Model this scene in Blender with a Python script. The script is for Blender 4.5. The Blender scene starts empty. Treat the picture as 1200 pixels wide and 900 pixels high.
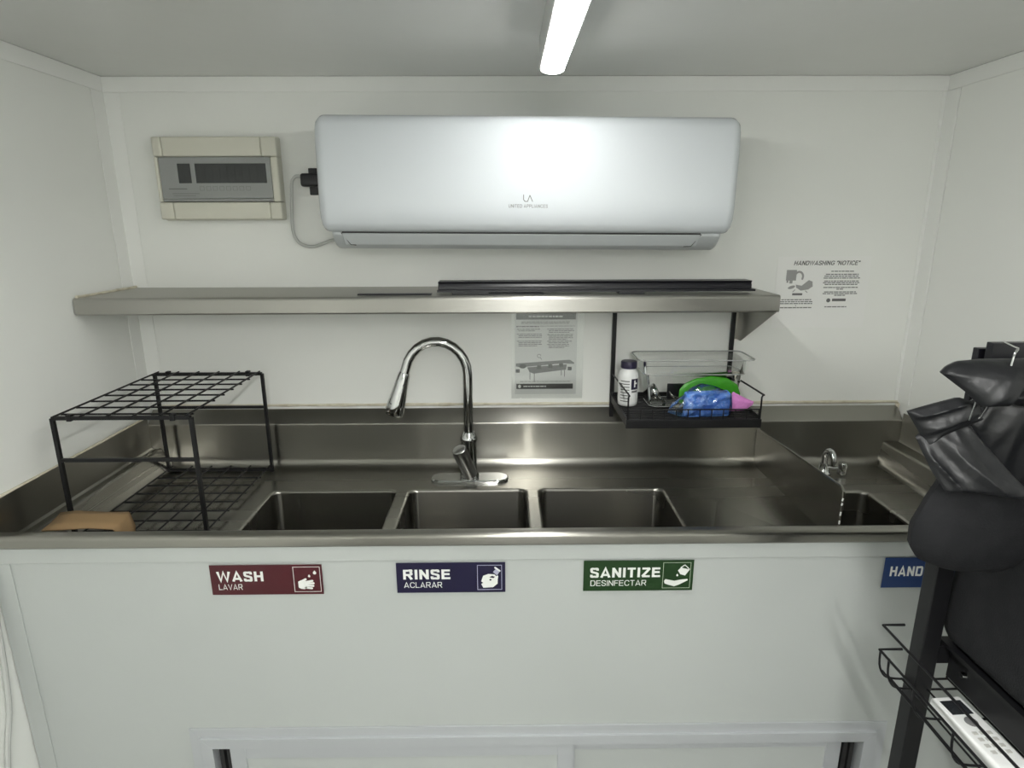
import bpy, bmesh, math, random
from mathutils import Vector, Matrix, noise
random.seed(7)
S = bpy.context.scene
COL = S.collection
PI = math.pi

# ------------------------------------------------------------------ camera
cam_d = bpy.data.cameras.new('camera'); cam = bpy.data.objects.new('camera', cam_d); COL.objects.link(cam)
YAW, PITCH, ROLL, FPX = .0095, .255, -.0035, 720.4
fw = Vector((math.sin(YAW)*math.cos(PITCH), math.cos(YAW)*math.cos(PITCH), -math.sin(PITCH)))
rt = Vector((math.cos(YAW), -math.sin(YAW), 0)); up = rt.cross(fw)
r2 = rt*math.cos(ROLL) + up*math.sin(ROLL); u2 = -rt*math.sin(ROLL) + up*math.cos(ROLL)
m = Matrix((r2, u2, -fw)).transposed().to_4x4(); m.translation = Vector((-.0578, -1.6602, 1.55))
cam.matrix_world = m
cam_d.sensor_fit = 'HORIZONTAL'; cam_d.sensor_width = 36; cam_d.lens = 36*FPX/1200; cam_d.clip_start = .02
S.camera = cam

# ------------------------------------------------------------------ world, exposure
w = bpy.data.worlds.new('world'); S.world = w; w.use_nodes = True
w.node_tree.nodes['Background'].inputs[0].default_value = (.6, .62, .6, 1)
w.node_tree.nodes['Background'].inputs[1].default_value = .05
vs = S.view_settings
vs.view_transform = 'Standard'; vs.look = 'None'; vs.gamma = 1; vs.use_curve_mapping = False
vs.exposure = 0.2
LIGHT_NEAR, LIGHT_ADDED = 36.0, 142.0      # emission of the visible ceiling batten and of the added, unseen fill batten

# ------------------------------------------------------------------ materials
MATS = {}
def mat(name, col, rough=.5, metal=0, spec=.5, bump=None, var=None, aniso=0, tangent=None, emit=None, coat=0, stretch=(1,1,1), rvar=None):
    if name in MATS: return MATS[name]
    M = bpy.data.materials.new(name); M.use_nodes = True; nt = M.node_tree; b = nt.nodes['Principled BSDF']
    b.inputs['Base Color'].default_value = (*col, 1); b.inputs['Roughness'].default_value = rough
    b.inputs['Metallic'].default_value = metal; b.inputs['Specular IOR Level'].default_value = spec
    b.inputs['Coat Weight'].default_value = coat; b.inputs['Coat Roughness'].default_value = .06
    if bump or var or rvar:
        tc = nt.nodes.new('ShaderNodeTexCoord'); mp = nt.nodes.new('ShaderNodeMapping')
        mp.inputs['Scale'].default_value = stretch; nt.links.new(tc.outputs['Object'], mp.inputs[0])
    if bump:
        sc, st, dist = bump
        n = nt.nodes.new('ShaderNodeTexNoise'); n.inputs['Scale'].default_value = sc; n.inputs['Detail'].default_value = 3
        nt.links.new(mp.outputs[0], n.inputs['Vector'])
        bp = nt.nodes.new('ShaderNodeBump'); bp.inputs['Strength'].default_value = st; bp.inputs['Distance'].default_value = dist
        nt.links.new(n.outputs['Fac'], bp.inputs['Height']); nt.links.new(bp.outputs[0], b.inputs['Normal'])
    if var:
        sc, c2, lo, hi = var
        n = nt.nodes.new('ShaderNodeTexNoise'); n.inputs['Scale'].default_value = sc; n.inputs['Detail'].default_value = 4
        nt.links.new(mp.outputs[0], n.inputs['Vector'])
        cr = nt.nodes.new('ShaderNodeValToRGB'); cr.color_ramp.elements[0].position = lo; cr.color_ramp.elements[1].position = hi
        cr.color_ramp.elements[0].color = (*col, 1); cr.color_ramp.elements[1].color = (*c2, 1)
        nt.links.new(n.outputs['Fac'], cr.inputs[0]); nt.links.new(cr.outputs[0], b.inputs['Base Color'])
    if rvar:
        sc, r0, r1 = rvar
        n = nt.nodes.new('ShaderNodeTexNoise'); n.inputs['Scale'].default_value = sc; n.inputs['Detail'].default_value = 3
        nt.links.new(mp.outputs[0], n.inputs['Vector'])
        mr = nt.nodes.new('ShaderNodeMapRange'); mr.inputs[1].default_value = .3; mr.inputs[2].default_value = .7
        mr.inputs[3].default_value = r0; mr.inputs[4].default_value = r1
        nt.links.new(n.outputs['Fac'], mr.inputs[0]); nt.links.new(mr.outputs[0], b.inputs['Roughness'])
    if aniso:
        b.inputs['Anisotropic'].default_value = aniso; b.inputs['Anisotropic Rotation'].default_value = .25
        cx = nt.nodes.new('ShaderNodeCombineXYZ')
        for i in range(3): cx.inputs[i].default_value = tangent[i]
        nt.links.new(cx.outputs[0], b.inputs['Tangent'])
    if emit:
        b.inputs['Emission Color'].default_value = (*emit[0], 1); b.inputs['Emission Strength'].default_value = emit[1]
    MATS[name] = M; return M
def clear(name, tint=(.95, .97, .96), gloss=.25, rough=.05):
    M = bpy.data.materials.new(name); M.use_nodes = True; nt = M.node_tree
    nt.nodes.remove(nt.nodes['Principled BSDF']); out = nt.nodes['Material Output']
    t = nt.nodes.new('ShaderNodeBsdfTransparent'); t.inputs[0].default_value = (*tint, 1)
    g = nt.nodes.new('ShaderNodeBsdfGlossy'); g.inputs['Roughness'].default_value = rough; g.inputs[0].default_value = (.9, .93, .92, 1)
    f = nt.nodes.new('ShaderNodeFresnel'); f.inputs[0].default_value = 1.5
    mm = nt.nodes.new('ShaderNodeMath'); mm.operation = 'MULTIPLY_ADD'; mm.inputs[1].default_value = 1; mm.inputs[2].default_value = gloss
    mm.use_clamp = True
    mx = nt.nodes.new('ShaderNodeMixShader')
    nt.links.new(f.outputs[0], mm.inputs[0]); nt.links.new(mm.outputs[0], mx.inputs[0]); nt.links.new(t.outputs[0], mx.inputs[1]); nt.links.new(g.outputs[0], mx.inputs[2])
    nt.links.new(mx.outputs[0], out.inputs[0]); MATS[name] = M; return M

WALL = mat('white_wall_panel', (.865, .875, .84), .36, bump=(260, .06, .002), var=(1.6, (.83, .845, .81), .4, .75))
CEIL = mat('ceiling_panel', (.76, .77, .745), .24, bump=(6, .05, .02))
TRIM = mat('white_trim', (.87, .88, .85), .4)
CAULK = mat('aged_caulk', (.68, .64, .52), .6, var=(30, (.5, .45, .33), .45, .7))
FLOOR = mat('floor_vinyl', (.16, .16, .155), .5, var=(9, (.11, .11, .11), .4, .6))
PANEL = mat('cabinet_panel', (.475, .50, .485), .42, bump=(300, .04, .002), var=(2.2, (.45, .475, .46), .4, .7))
ALU = mat('white_aluminium', (.48, .50, .515), .4, metal=.15)
STEEL = mat('brushed_steel', (.32, .312, .283), .26, 1, aniso=.75, tangent=(1, 0, 0), bump=(220, .03, .001), stretch=(.05, 1, 1), rvar=(2, .25, .30))
STEELY = mat('brushed_steel_side', (.32, .312, .283), .26, 1, aniso=.75, tangent=(0, 1, 0), bump=(220, .03, .001), stretch=(1, .05, 1), rvar=(2, .25, .30))
SHELFM = mat('shelf_steel', (.42, .412, .382), .36, 1, aniso=.7, tangent=(1, 0, 0), bump=(220, .03, .001), stretch=(.05, 1, 1), rvar=(3, .33, .40))
CHROME = mat('chrome', (.58, .59, .59), .07, 1)
NICKEL = mat('brushed_nickel', (.42, .42, .41), .3, 1)
BLACKM = mat('black_coated_wire', (.006, .006, .007), .45, spec=.35)
BLACKP = mat('black_plastic_profile', (.006, .006, .009), .35)
BAGF = mat('black_fabric', (.011, .0115, .013), .85, spec=.25, bump=(420, .35, .002), var=(40, (.015, .0155, .017), .4, .7))
BAGP = mat('black_bin_plastic', (.009, .0095, .011), .4, spec=.42, bump=(60, .2, .004))
ACW = mat('ac_white', (.62, .655, .68), .05, spec=.28)
ACG = mat('ac_lower', (.56, .59, .60), .35)
DARK = mat('dark_gap', (.02, .02, .02), .6)
CREAM = mat('cream_plastic', (.66, .65, .56), .45)
GREYP = mat('grey_cover', (.30, .31, .30), .25)
SMOKE = clear('smoked_pane', (.16, .18, .18), .02)
CLEAR = clear('clear_plastic', (.985, .988, .985), .0)
WRAP = clear('plastic_wrap', (.99, .99, .99), .06, .12)
INK = mat('print_ink', (.05, .05, .05), .6)
INK2 = mat('print_grey', (.15, .15, .15), .6)
PAPER = mat('laminated_paper', (.87, .875, .85), .3)
PAPERG = mat('laminated_paper_grey', (.68, .69, .67), .3)
LAM = clear('laminate_film', (.97, .97, .97), .03, .1)
RED = mat('sticker_maroon', (.065, .006, .011), .35)
NAVY = mat('sticker_navy', (.009, .007, .035), .35)
GREEN = mat('sticker_green', (.012, .043, .010), .35)
BLUE = mat('sticker_blue', (.004, .032, .14), .35)
WHITE = mat('print_white', (.78, .80, .77), .5)
GREYI = mat('print_lilac', (.42, .42, .55), .5)
CARD = mat('cardboard', (.30, .195, .095), .8, bump=(90, .2, .002), var=(25, (.30, .19, .09), .4, .7))
SPONGE = mat('blue_sponge', (.09, .24, .72), .9, bump=(160, .6, .004), var=(120, (.16, .36, .82), .45, .65))
PINK = mat('pink_sponge', (.62, .22, .55), .8, bump=(160, .6, .004))
LIME = mat('green_plastic', (.035, .25, .01), .35)
BOTTLE = mat('bottle_white', (.76, .77, .76), .35)
CAP = mat('bottle_cap', (.018, .014, .04), .4)
CORD = mat('grey_cord', (.50, .51, .49), .5)
REMOTE = mat('remote_white', (.74, .75, .74), .35)
BTN = mat('remote_button', (.45, .45, .42), .5)
LCD = mat('remote_screen', (.02, .022, .025), .2)
GLOW = mat('led_diffuser', (.9, .9, .9), .4, emit=((1, 1, .97), LIGHT_NEAR))
GLOW2 = mat('added_fill_diffuser', (.9, .9, .9), .4, emit=((1, 1, .97), LIGHT_ADDED))  # glow of the added batten behind the viewer
RAILM = mat('lamp_housing', (.62, .63, .62), .4)

# ------------------------------------------------------------------ mesh helpers
class MB:
    def __init__(s): s.v = []; s.f = []
    def add(s, vs, fs):
        o = len(s.v); s.v += [tuple(p) for p in vs]; s.f += [tuple(i+o for i in f) for f in fs]; return s
    def box(s, x0, x1, y0, y1, z0, z1, bev=0):
        if bev <= 0:
            p = [(x, y, z) for z in (z0, z1) for y in (y0, y1) for x in (x0, x1)]
            return s.add(p, [(0, 2, 3, 1), (4, 5, 7, 6), (0, 1, 5, 4), (2, 6, 7, 3), (0, 4, 6, 2), (1, 3, 7, 5)])
        bm = bmesh.new(); bmesh.ops.create_cube(bm, size=1)
        for q in bm.verts: q.co = Vector(((x0+x1)/2 + q.co.x*(x1-x0), (y0+y1)/2 + q.co.y*(y1-y0), (z0+z1)/2 + q.co.z*(z1-z0)))
        bmesh.ops.bevel(bm, geom=bm.edges[:], offset=bev, segments=3, profile=.5, affect='EDGES')
        bm.verts.index_update(); s.add([q.co for q in bm.verts], [[q.index for q in f.verts] for f in bm.faces]); bm.free(); return s
    def tube(s, pts, r, n=8, cap=True, square=False):
        pts = [Vector(p) for p in pts]; k = len(pts); rs = r if isinstance(r, (list, tuple)) else [r]*k
        ts = []
        for i in range(k):
            a = pts[max(i-1, 0)]; b = pts[min(i+1, k-1)]; ts.append((b-a).normalized())
        ref = Vector((0, 0, 1)) if abs(ts[0].z) < .9 else Vector((0, 1, 0))
        u = ts[0].cross(ref).normalized(); rings = []
        if square: n = 4
        for i in range(k):
            t = ts[i]; u = (u - t*u.dot(t)).normalized(); w_ = t.cross(u)
            for j in range(n):
                a = 2*PI*j/n + (PI/4 if square else 0); q = pts[i] + (u*math.cos(a) + w_*math.sin(a))*rs[i]*(1.414 if square else 1); rings.append(q)
        f = []
        for i in range(k-1):
            for j in range(n):
                a = i*n+j; b = i*n+(j+1) % n; f.append((a, b, b+n, a+n))
        if cap: f.append(tuple(range(n))[::-1]); f.append(tuple(range((k-1)*n, k*n)))
        return s.add(rings, f)
    def lathe(s, prof, c=(0, 0, 0), n=24, ax='z'):
        vs_ = []; f = []
        for r, h in prof:
            for j in range(n):
                a = 2*PI*j/n; p = (r*math.cos(a), r*math.sin(a), h)
                if ax == 'y': p = (p[0], h, p[1])
                vs_.append((c[0]+p[0], c[1]+p[1], c[2]+p[2]))
        for i in range(len(prof)-1):
            for j in range(n): a = i*n+j; b = i*n+(j+1) % n; f.append((a, b, b+n, a+n))
        f.append(tuple(range(n))[::-1]); f.append(tuple(range((len(prof)-1)*n, len(prof)*n)))
        return s.add(vs_, f)
    def sweep(s, prof, ax, a0, a1):           # open section swept along an axis: ax 'x' section (y,z); 'y' section (x,z)
        vs_ = []
        for a in (a0, a1):
            for p in prof: vs_.append((a, p[0], p[1]) if ax == 'x' else (p[0], a, p[1]))
        n = len(prof); return s.add(vs_, [(i, i+1, n+i+1, n+i) for i in range(n-1)])
    def prism(s, poly, ax, a0, a1):           # closed polygon extruded along an axis
        n = len(poly); vs_ = []
        for a in (a0, a1):
            for p in poly: vs_.append({'x': (a, p[0], p[1]), 'y': (p[0], a, p[1]), 'z': (p[0], p[1], a)}[ax])
        return s.add(vs_, [(i, (i+1) % n, n+(i+1) % n, n+i) for i in range(n)] + [tuple(range(n))[::-1], tuple(range(n, 2*n))])
    def build(s, name, m_, parent=None, smooth=False, solid=0, bevel=0):
        me = bpy.data.meshes.new(name); me.from_pydata(s.v, [], s.f); me.materials.append(m_)
        bm = bmesh.new(); bm.from_mesh(me); bmesh.ops.recalc_face_normals(bm, faces=bm.faces[:]); bm.to_mesh(me); bm.free()
        if smooth:
            for p in me.polygons: p.use_smooth = True
            try: me.set_sharp_from_angle(angle=math.radians(smooth if smooth is not True else 40))
            except Exception: pass
        o = bpy.data.objects.new(name, me); COL.objects.link(o)
        if parent: o.parent = parent
        if solid:
            md = o.modifiers.new('thick', 'SOLIDIFY'); md.thickness = solid; md.offset = 0
        if bevel:
            md = o.modifiers.new('bevel', 'BEVEL'); md.width = bevel; md.segments = 2; md.limit_method = 'ANGLE'
        return o
def tag(o, label, cat, group=None):
    o['label'] = label; o['category'] = cat
    if group: o['group'] = group
    return o
def thing(name, label, cat, loc=(0, 0, 0), group=None):
    o = bpy.data.objects.new(name, None); o.location = loc; o.empty_display_size = .05; COL.objects.link(o)
    return tag(o, label, cat, group)
def struct(o): o['kind'] = 'structure'; return o
def arc(cx, cy, r, a0, a1, n): return [(cx+r*math.cos(a0+(a1-a0)*i/n), cy+r*math.sin(a0+(a1-a0)*i/n)) for i in range(n+1)]
def rrect(x0, x1, y0, y1, r, n=6):
    return arc(x1-r, y1-r, r, 0, PI/2, n) + arc(x0+r, y1-r, r, PI/2, PI, n) + arc(x0+r, y0+r, r, PI, 1.5*PI, n) + arc(x1-r, y0+r, r, 1.5*PI, 2*PI, n)
class Flat:                                    # flat print on a plane that faces -Y: polygons in (x,z), raised by a film thickness
    def __init__(s): s.p = []
    def poly(s, pts): s.p.append(list(pts)); return s
    def rect(s, x0, x1, z0, z1): return s.poly([(x0, z0), (x1, z0), (x1, z1), (x0, z1)])
    def frame(s, x0, x1, z0, z1, t): return s.rect(x0, x1, z0, z0+t).rect(x0, x1, z1-t, z1).rect(x0, x0+t, z0+t, z1-t).rect(x1-t, x1, z0+t, z1-t)
    def ell(s, x, z, a, b, rot=0, n=16):
        c, d = math.cos(rot), math.sin(rot)
        return s.poly([(x+a*math.cos(2*PI*i/n)*c-b*math.sin(2*PI*i/n)*d, z+a*math.cos(2*PI*i/n)*d+b*math.sin(2*PI*i/n)*c) for i in range(n)])
    def cap(s, x0, z0, x1, z1, r, r1=None):
        r1 = r1 or r; a = math.atan2(z1-z0, x1-x0)
        return s.poly(arc(x0, z0, r, a+PI/2, a+1.5*PI, 6) + arc(x1, z1, r1, a-PI/2, a+PI/2, 6))
    def build(s, name, m_, parent, y, t=.0002):
        b = MB()
        for i, p in enumerate(s.p): b.prism(p, 'y', y, y-t-.00002*(i % 5))
        return b.build(name, m_, parent)
# grotesque capitals drawn as strokes: {letter: (advance width, [polylines]); 'c' marks a curve through the points}
def glyphs(t):
    h = t/2; E, T_ = h, 1-h
    def G(w, *pl): return (w, pl)
    c = lambda *p: ('c', p)
    w = .68
    return {
     'A': G(.76, [(h*.7, 0), (.38, 1-h*.5), (.76-h*.7, 0)], [(.2, .27), (.56, .27)]),
     'C': G(.74, c((.74-h, .70), (.62, .90), (.40, T_), (.16, .86), (h, .5), (.16, .14), (.40, E), (.62, .10), (.74-h, .30))),
     'D': G(.72, [(h, 0), (h, 1)], [(h, T_), (.32, T_)], c((.32, T_), (.58, .88), (.72-h, .5), (.58, .12), (.32, E)), [(.32, E), (h, E)]),
     'E': G(.64, [(h, 0), (h, 1)], [(h, T_), (.64, T_)], [(h, .52), (.60, .52)], [(h, E), (.65, E)]),
     'F': G(.60, [(h, 0), (h, 1)], [(h, T_), (.60, T_)], [(h, .51), (.55, .51)]),
     'G': G(.78, c((.76-h, .72), (.62, .90), (.40, T_), (.15, .86), (h, .5), (.15, .14), (.40, E), (.62, .09), (.76-h, .2)), [(.76-h, .14), (.76-h, .47)], [(.44, .47), (.76, .47)]),
     'H': G(.70, [(h, 0), (h, 1)], [(.70-h, 0), (.70-h, 1)], [(h, .52), (.70-h, .52)]),
     'I': G(t, [(h, 0), (h, 1)]),
     'L': G(.58, [(h, 0), (h, 1)], [(h, E), (.58, E)]),
     'N': G(.70, [(h, 0), (h, 1)], [(h, 1-h*.6), (.70-h, h*.6)], [(.70-h, 0), (.70-h, 1)]),
     'O': G(.80, c((.40, T_), (.14, .85), (h, .5), (.14, .15), (.40, E), (.66, .15), (.80-h, .5), (.66, .85), (.40, T_))),
     'P': G(.66, [(h, 0), (h, 1)], [(h, T_), (.36, T_)], c((.36, T_), (.56, .92), (.66-h, .72), (.56, .50), (.36, .44)), [(.36, .44), (h, .44)]),
     'R': G(.72, [(h, 0), (h, 1)], [(h, T_), (.40, T_)], c((.40, T_), (.60, .93), (.68-h, .74), (.60, .53), (.40, .47)), [(.40, .47), (h, .47)], [(.38, .47), (.72-h*.9, 0)]),
     'S': G(.66, c((.66-h, .71), (.54, .90), (.33, T_), (.12, .90), (h, .73), (.14, .58), (.33, .51), (.54, .42), (.66-h, .27), (.54, .09), (.33, E), (.11, .10), (h, .30))),
     'T': G(.64, [(.32, 0), (.32, 1)], [(0, T_), (.64, T_)]),
     'U': G(.70, [(h, 1), (h, .34)], c((h, .34), (.12, .11), (.35, E), (.58, .11), (.70-h, .34)), [(.70-h, .34), (.70-h, 1)]),
     'V': G(.72, [(h*.7, 1), (.36, h*.5), (.72-h*.7, 1)]),
     'W': G(1.02, [(h*.7, 1), (.27, h*.5), (.51, 1-h*.5), (.75, h*.5), (1.02-h*.7, 1)]),
     'Z': G(.64, [(.02, T_), (.62, T_)], [(.60, 1-h*.9), (.04, h*.9)], [(.02, E), (.63, E)]),
     '"': G(.28, [(.07, 1), (.07, .68)], [(.22, 1), (.22, .68)]), ' ': G(.22)}
def strip(poly, t):
    P = [Vector(p) for p in poly]; L_, R_2 = [], []
    for i, p in enumerate(P):
        a = (p-P[i-1]).normalized() if i else None; b_ = (P[i+1]-p).normalized() if i < len(P)-1 else None
        if a is None: n_ = Vector((-b_.y, b_.x)); k = 1
        elif b_ is None: n_ = Vector((-a.y, a.x)); k = 1
        else:
            n_ = (Vector((-a.y, a.x))+Vector((-b_.y, b_.x))); n_ = n_.normalized() if n_.length > 1e-6 else Vector((-a.y, a.x)); k = min(1/max(n_.dot(Vector((-a.y, a.x))), .3), 1.9)
        L_.append(p+n_*t/2*k); R_2.append(p-n_*t/2*k)
    return L_, R_2
def text(body, cap, x, y, z, m_, parent, name='lettering', stroke=.12, shear=0, width=None, align='LEFT', track=.14):
    g_ = glyphs(stroke); adv = 0; polys = []
    for ch in body:
        w_, pls = g_[ch]
        for pl in pls:
            if pl[0] == 'c': pl = [tuple(q) for q in smooth2(pl[1])]
            polys.append([(p[0]+adv, p[1]) for p in pl])
        adv += w_+track
    adv -= track; sx = (width/adv) if width else cap
    b_ = MB(); off = -adv*sx/2 if align == 'CENTER' else 0
    for i, pl in enumerate(polys):
        l, r = strip(pl, stroke); n = len(l); yy = -.0002-.00003*(i % 4)
        vs_ = [((p.x+shear*p.y)*sx+off, yy, p.y*cap) for p in l]+[((p.x+shear*p.y)*sx+off, yy, p.y*cap) for p in r]
        b_.add(vs_, [(k, k+1, n+k+1, n+k) for k in range(n-1)])
    o = b_.build(name, m_, parent); o.location = (x, y, z)
    return o
def smooth2(p, k=4):
    p = [Vector(q) for q in p]; out = []; closed = (p[0]-p[-1]).length < 1e-6
    for i in range(len(p)-1):
        a = p[i-1] if i else (p[-2] if closed else p[0]); b_, c = p[i], p[i+1]; d = p[i+2] if i+2 < len(p) else (p[1] if closed else p[-1])
        for j in range(k):
            t = j/k; out.append(.5*((2*b_)+(c-a)*t+(2*a-5*b_+4*c-d)*t*t+(3*b_-a-3*c+d)*t**3))
    return out+[p[-1]]

# ================================================================== THE ROOM
W, ZC, YB = 1.05, 1.903, -4.0
def wallbox(name, *a): return struct(MB().box(*a).build(name, {'floor': FLOOR, 'ceiling': CEIL}.get(name, WALL)))
wallbox('wall_back', -W-.05, W+.05, 0, .05, -.05, ZC+.05)
wallbox('wall_left', -W-.05, -W, YB, 0, -.05, ZC+.05)
wallbox('wall_right', W, W+.05, YB, 0, -.05, ZC+.05)
wallbox('wall_front', -W-.05, W+.05, YB-.05, YB, -.05, ZC+.05)
wallbox('floor', -W, W, YB, 0, -.05, 0)
wallbox('ceiling', -W, W, YB, 0, ZC, ZC+.05)
T = .003
def trim(n, m_, *boxes):
    b = MB()
    for q in boxes: b.box(*q)
    return struct(b.build('trim_%d' % n, m_, bevel=.001))
trim(1, TRIM, (-W+.0005, W-.0005, -T-.0005, -.0005, ZC-.036, ZC-.0005))                         # back wall, under the ceiling
trim(2, TRIM, (-W+.0005, -W+T, YB+.001, -.004, ZC-.036, ZC-.0005))
trim(3, TRIM, (W-T, W-.0005, YB+.001, -.004, ZC-.036, ZC-.0005))
trim(4, TRIM, (-W+.001, -W+.04, -.0025, -.0005, 1.06, ZC-.037), (-W+.0005, -W+.0025, -.05, -.0025, 1.06, ZC-.037))
trim(5, TRIM, (W-.012, W-.001, -.0025, -.0005, 1.06, ZC-.037), (W-.0035, W-.0005, -.05, -.0025, 1.06, ZC-.037))
# caulk beads where the steel meets the walls
def bead(n, pts, r):
    rr = [r*(.75+.5*random.random()) for _ in pts]
    return struct(MB().tube(pts, rr, 6).build('trim_%d' % n, CAULK, smooth=True))
bead(6, [(-1.03+i*.04, -.002, 1.060) for i in range(53)], .0042)
bead(7, [(1.047, -.005-.001*i, 1.056-.012*i) for i in range(10)], .006)
bead(8, [(-1.047, -.05-.05*i, 1.038) for i in range(11)], .003)
bead(9, [(-1.04, -.005-.026*i, 1.391) for i in range(10)], .0035)

# ================================================================== CEILING LIGHT
def batten(label, y0, y1, x, glow):
    t = thing('ceiling_light', label, 'light', (x, (y0+y1)/2, ZC-.001))
    L = abs(y1-y0)/2
    MB().box(-.026, .026, -L, L, -.056, 0, .002).build('housing', RAILM, t, True)
    sec = [(-.0215, -.0555)] + [(-.0230*math.cos(a), -.0562-.009*math.sin(a)) for a in [PI*i/10 for i in range(11)]] + [(.0215, -.0555)]
    MB().prism(sec, 'y', -L+.004, L-.004).build('diffuser', glow, t, True)
    for e in (-1, 1): MB().prism([(p[0]*1.04, p[1]*1.015) for p in sec], 'y', e*L, e*(L-.0038)).build('end_shield', RAILM, t)  # opaque ends added to keep direct light off the air conditioner
    return t
batten('bright white LED batten on the ceiling above the air conditioner', -.325, -1.52, .037, GLOW)
batten('added unseen fill batten further back along the ceiling, outside the frame', -1.75, -3.6, .037, GLOW2)  # unseen lamp added behind the viewer as fill light

# ================================================================== SINK CABINET
FY = -.595
cab = thing('sink_cabinet', 'white panelled cabinet with sliding doors under the steel sink', 'cabinet', (0, 0, 0))
b = MB()
b.box(-1.048, -.70, FY, FY+.018, .01, .955); b.box(.715, 1.048, FY, FY+.018, .01, .955)
b.box(-.70, .715, FY, FY+.018, .515, .955); b.box(-.70, .715, FY, FY+.018, .01, .09)
b.build('front_panel', PANEL, cab)
MB().box(-1.048, 1.048, FY-.003, FY-.0002, .9225, .9555).build('top_strip', PANEL, cab, bevel=.001)
MB().box(-1.048, -1.012, FY-.0025, FY-.0002, .01, .922).build('corner_strip', PANEL, cab, bevel=.001)
# door frame: a mitred aluminium flange with a raised inner lip
def mitre(x0, x1, z0, z1, t, y0, y1, name, par, m_=ALU):
    o_ = [(x0, z0), (x1, z0), (x1, z1), (x0, z1)]; i_ = [(x0+t, z0+t), (x1-t, z0+t), (x1-t, z1-t), (x0+t, z1-t)]
    out = []
    for k in range(4):
        l = (k+1) % 4; out.append(MB().prism([o_[k], o_[l], i_[l], i_[k]], 'y', y0, y1).build(name, m_, par, bevel=.0006))
    return out
mitre(-.722, .738, .04, .536, .023, FY-.004, FY-.0004, 'flange', cab)
mitre(-.700, .716, .062, .514, .024, FY-.009, FY+.03, 'frame_bar', cab)
MB().box(-.676, .692, FY+.034, FY+.036, .086, .49).build('opening_back', DARK, cab)
for x in (-.666, -.651, .664, .678): MB().box(x-.0045, x+.0045, FY+.006, FY+.03, .087, .489).build('rubber_seal', DARK, cab)
def door(x0, x1, y, name='sliding_door'):
    d = MB().box(x0+.03, x1-.03, y+.003, y+.008, .115, .462).build(name, PANEL, cab)
    for (a, c, e, g) in ((x0, x0+.032, .088, .488), (x1-.032, x1, .088, .488), (x0+.032, x1-.032, .462, .488), (x0+.032, x1-.032, .088, .116)):
        MB().box(a, c, y, y+.011, e, g).build('stile', ALU, d, bevel=.0008)
door(-.642, .078, FY-.006); door(.052, .656, FY+.008)

# ================================================================== SINK
ZD = .89
sink = thing('steel_sink', 'long stainless steel three-compartment sink with drainboards and a hand basin', 'sink', (0, 0, 0))
rim = [(-.592, .9565), (-.603, .9565), (-.606, .960), (-.606, .974)] + arc(-.598, .974, .008, PI, PI/2, 4)[1:] + [(-.586, .982)] + arc(-.586, .972, .010, PI/2, 0, 4)[1:] + [(-.570, .912)] + arc(-.550, .910, .020, PI, 1.5*PI, 5)[1:] + [(-.53, ZD)]
MB().sweep(rim, 'x', -1.046, 1.046).build('front_rim', STEEL, sink, True)
spl = [(-.082, ZD)] + arc(-.066, ZD+.026, .026, -PI/2, 0, 6) + [(-.040, 1.010)] + arc(-.034, 1.014, .006, PI, PI*.75, 3) + [(-.006, 1.050), (-.004, 1.050)]
MB().sweep(spl, 'x', -1.046, 1.046).build('backsplash', STEEL, sink, True)
# deck with rounded openings
HOLES = [(-.660, -.335), (-.312, -.004), (.019, .345)]
def cell(b, ox0, ox1, oy0, oy1, hx0, hx1, hy0, hy1, r=.022):
    n = 6; q = rrect(hx0, hx1, hy0, hy1, r, n); cs = [(ox1, oy1), (ox0, oy1), (ox0, oy0), (ox1, oy0)]
    vs_ = [(x, y, ZD) for x, y in q] + [(x, y, ZD) for x, y in cs]; N = len(q); f = []
    for k in range(4):
        for j in range(n): f.append((k*(n+1)+j, k*(n+1)+j+1, N+k))
        a = k*(n+1)+n; f.append((a, (a+1) % N, N+(k+1) % 4, N+k))
    b.add(vs_, f)
def bowl(hx0, hx1, hy0, hy1, depth, name, r=.022):
    rings = [(0, 0), (.0015, -.0004), (.004, -.0015), (.006, -.004), (.0065, -.008), (.009, -depth+.03), (.012, -depth+.016), (.02, -depth+.005), (.035, -depth)]
    vs_ = []; f = []
    for d, z in rings:
        rr = max(r-d*.3, .012)
        vs_ += [(x, y, ZD+z) for x, y in rrect(hx0+d, hx1-d, hy0+d, hy1-d, rr, 6)]
    N = 28
    for i in range(len(rings)-1):
        for j in range(N): a = i*N+j; c = i*N+(j+1) % N; f.append((a, c, c+N, a+N))
    f.append(tuple(range((len(rings)-1)*N, len(rings)*N)))
    o = MB().add(vs_, f).build(name, STEEL, sink, 50)
    cx, cy, zz = (hx0+hx1)/2, (hy0+hy1)/2, ZD-depth
    MB().lathe([(.045, .001), (.045, .003), (.038, .0035), (.03, -.001+.0025), (.008, .002)], (cx, cy, zz), 20).build('drain', CHROME, o, True)
    return o
dk = MB()
CB = [-.672, -.3235, .0075, .36]
dk.add([(-.962, -.53, ZD), (CB[0], -.53, ZD), (CB[0], -.082, ZD), (-.962, -.082, ZD)], [(0, 1, 2, 3)])
for k, (a, c) in enumerate(HOLES): cell(dk, CB[k], CB[k+1], -.53, -.082, a, c, -.50, -.195)
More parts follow.
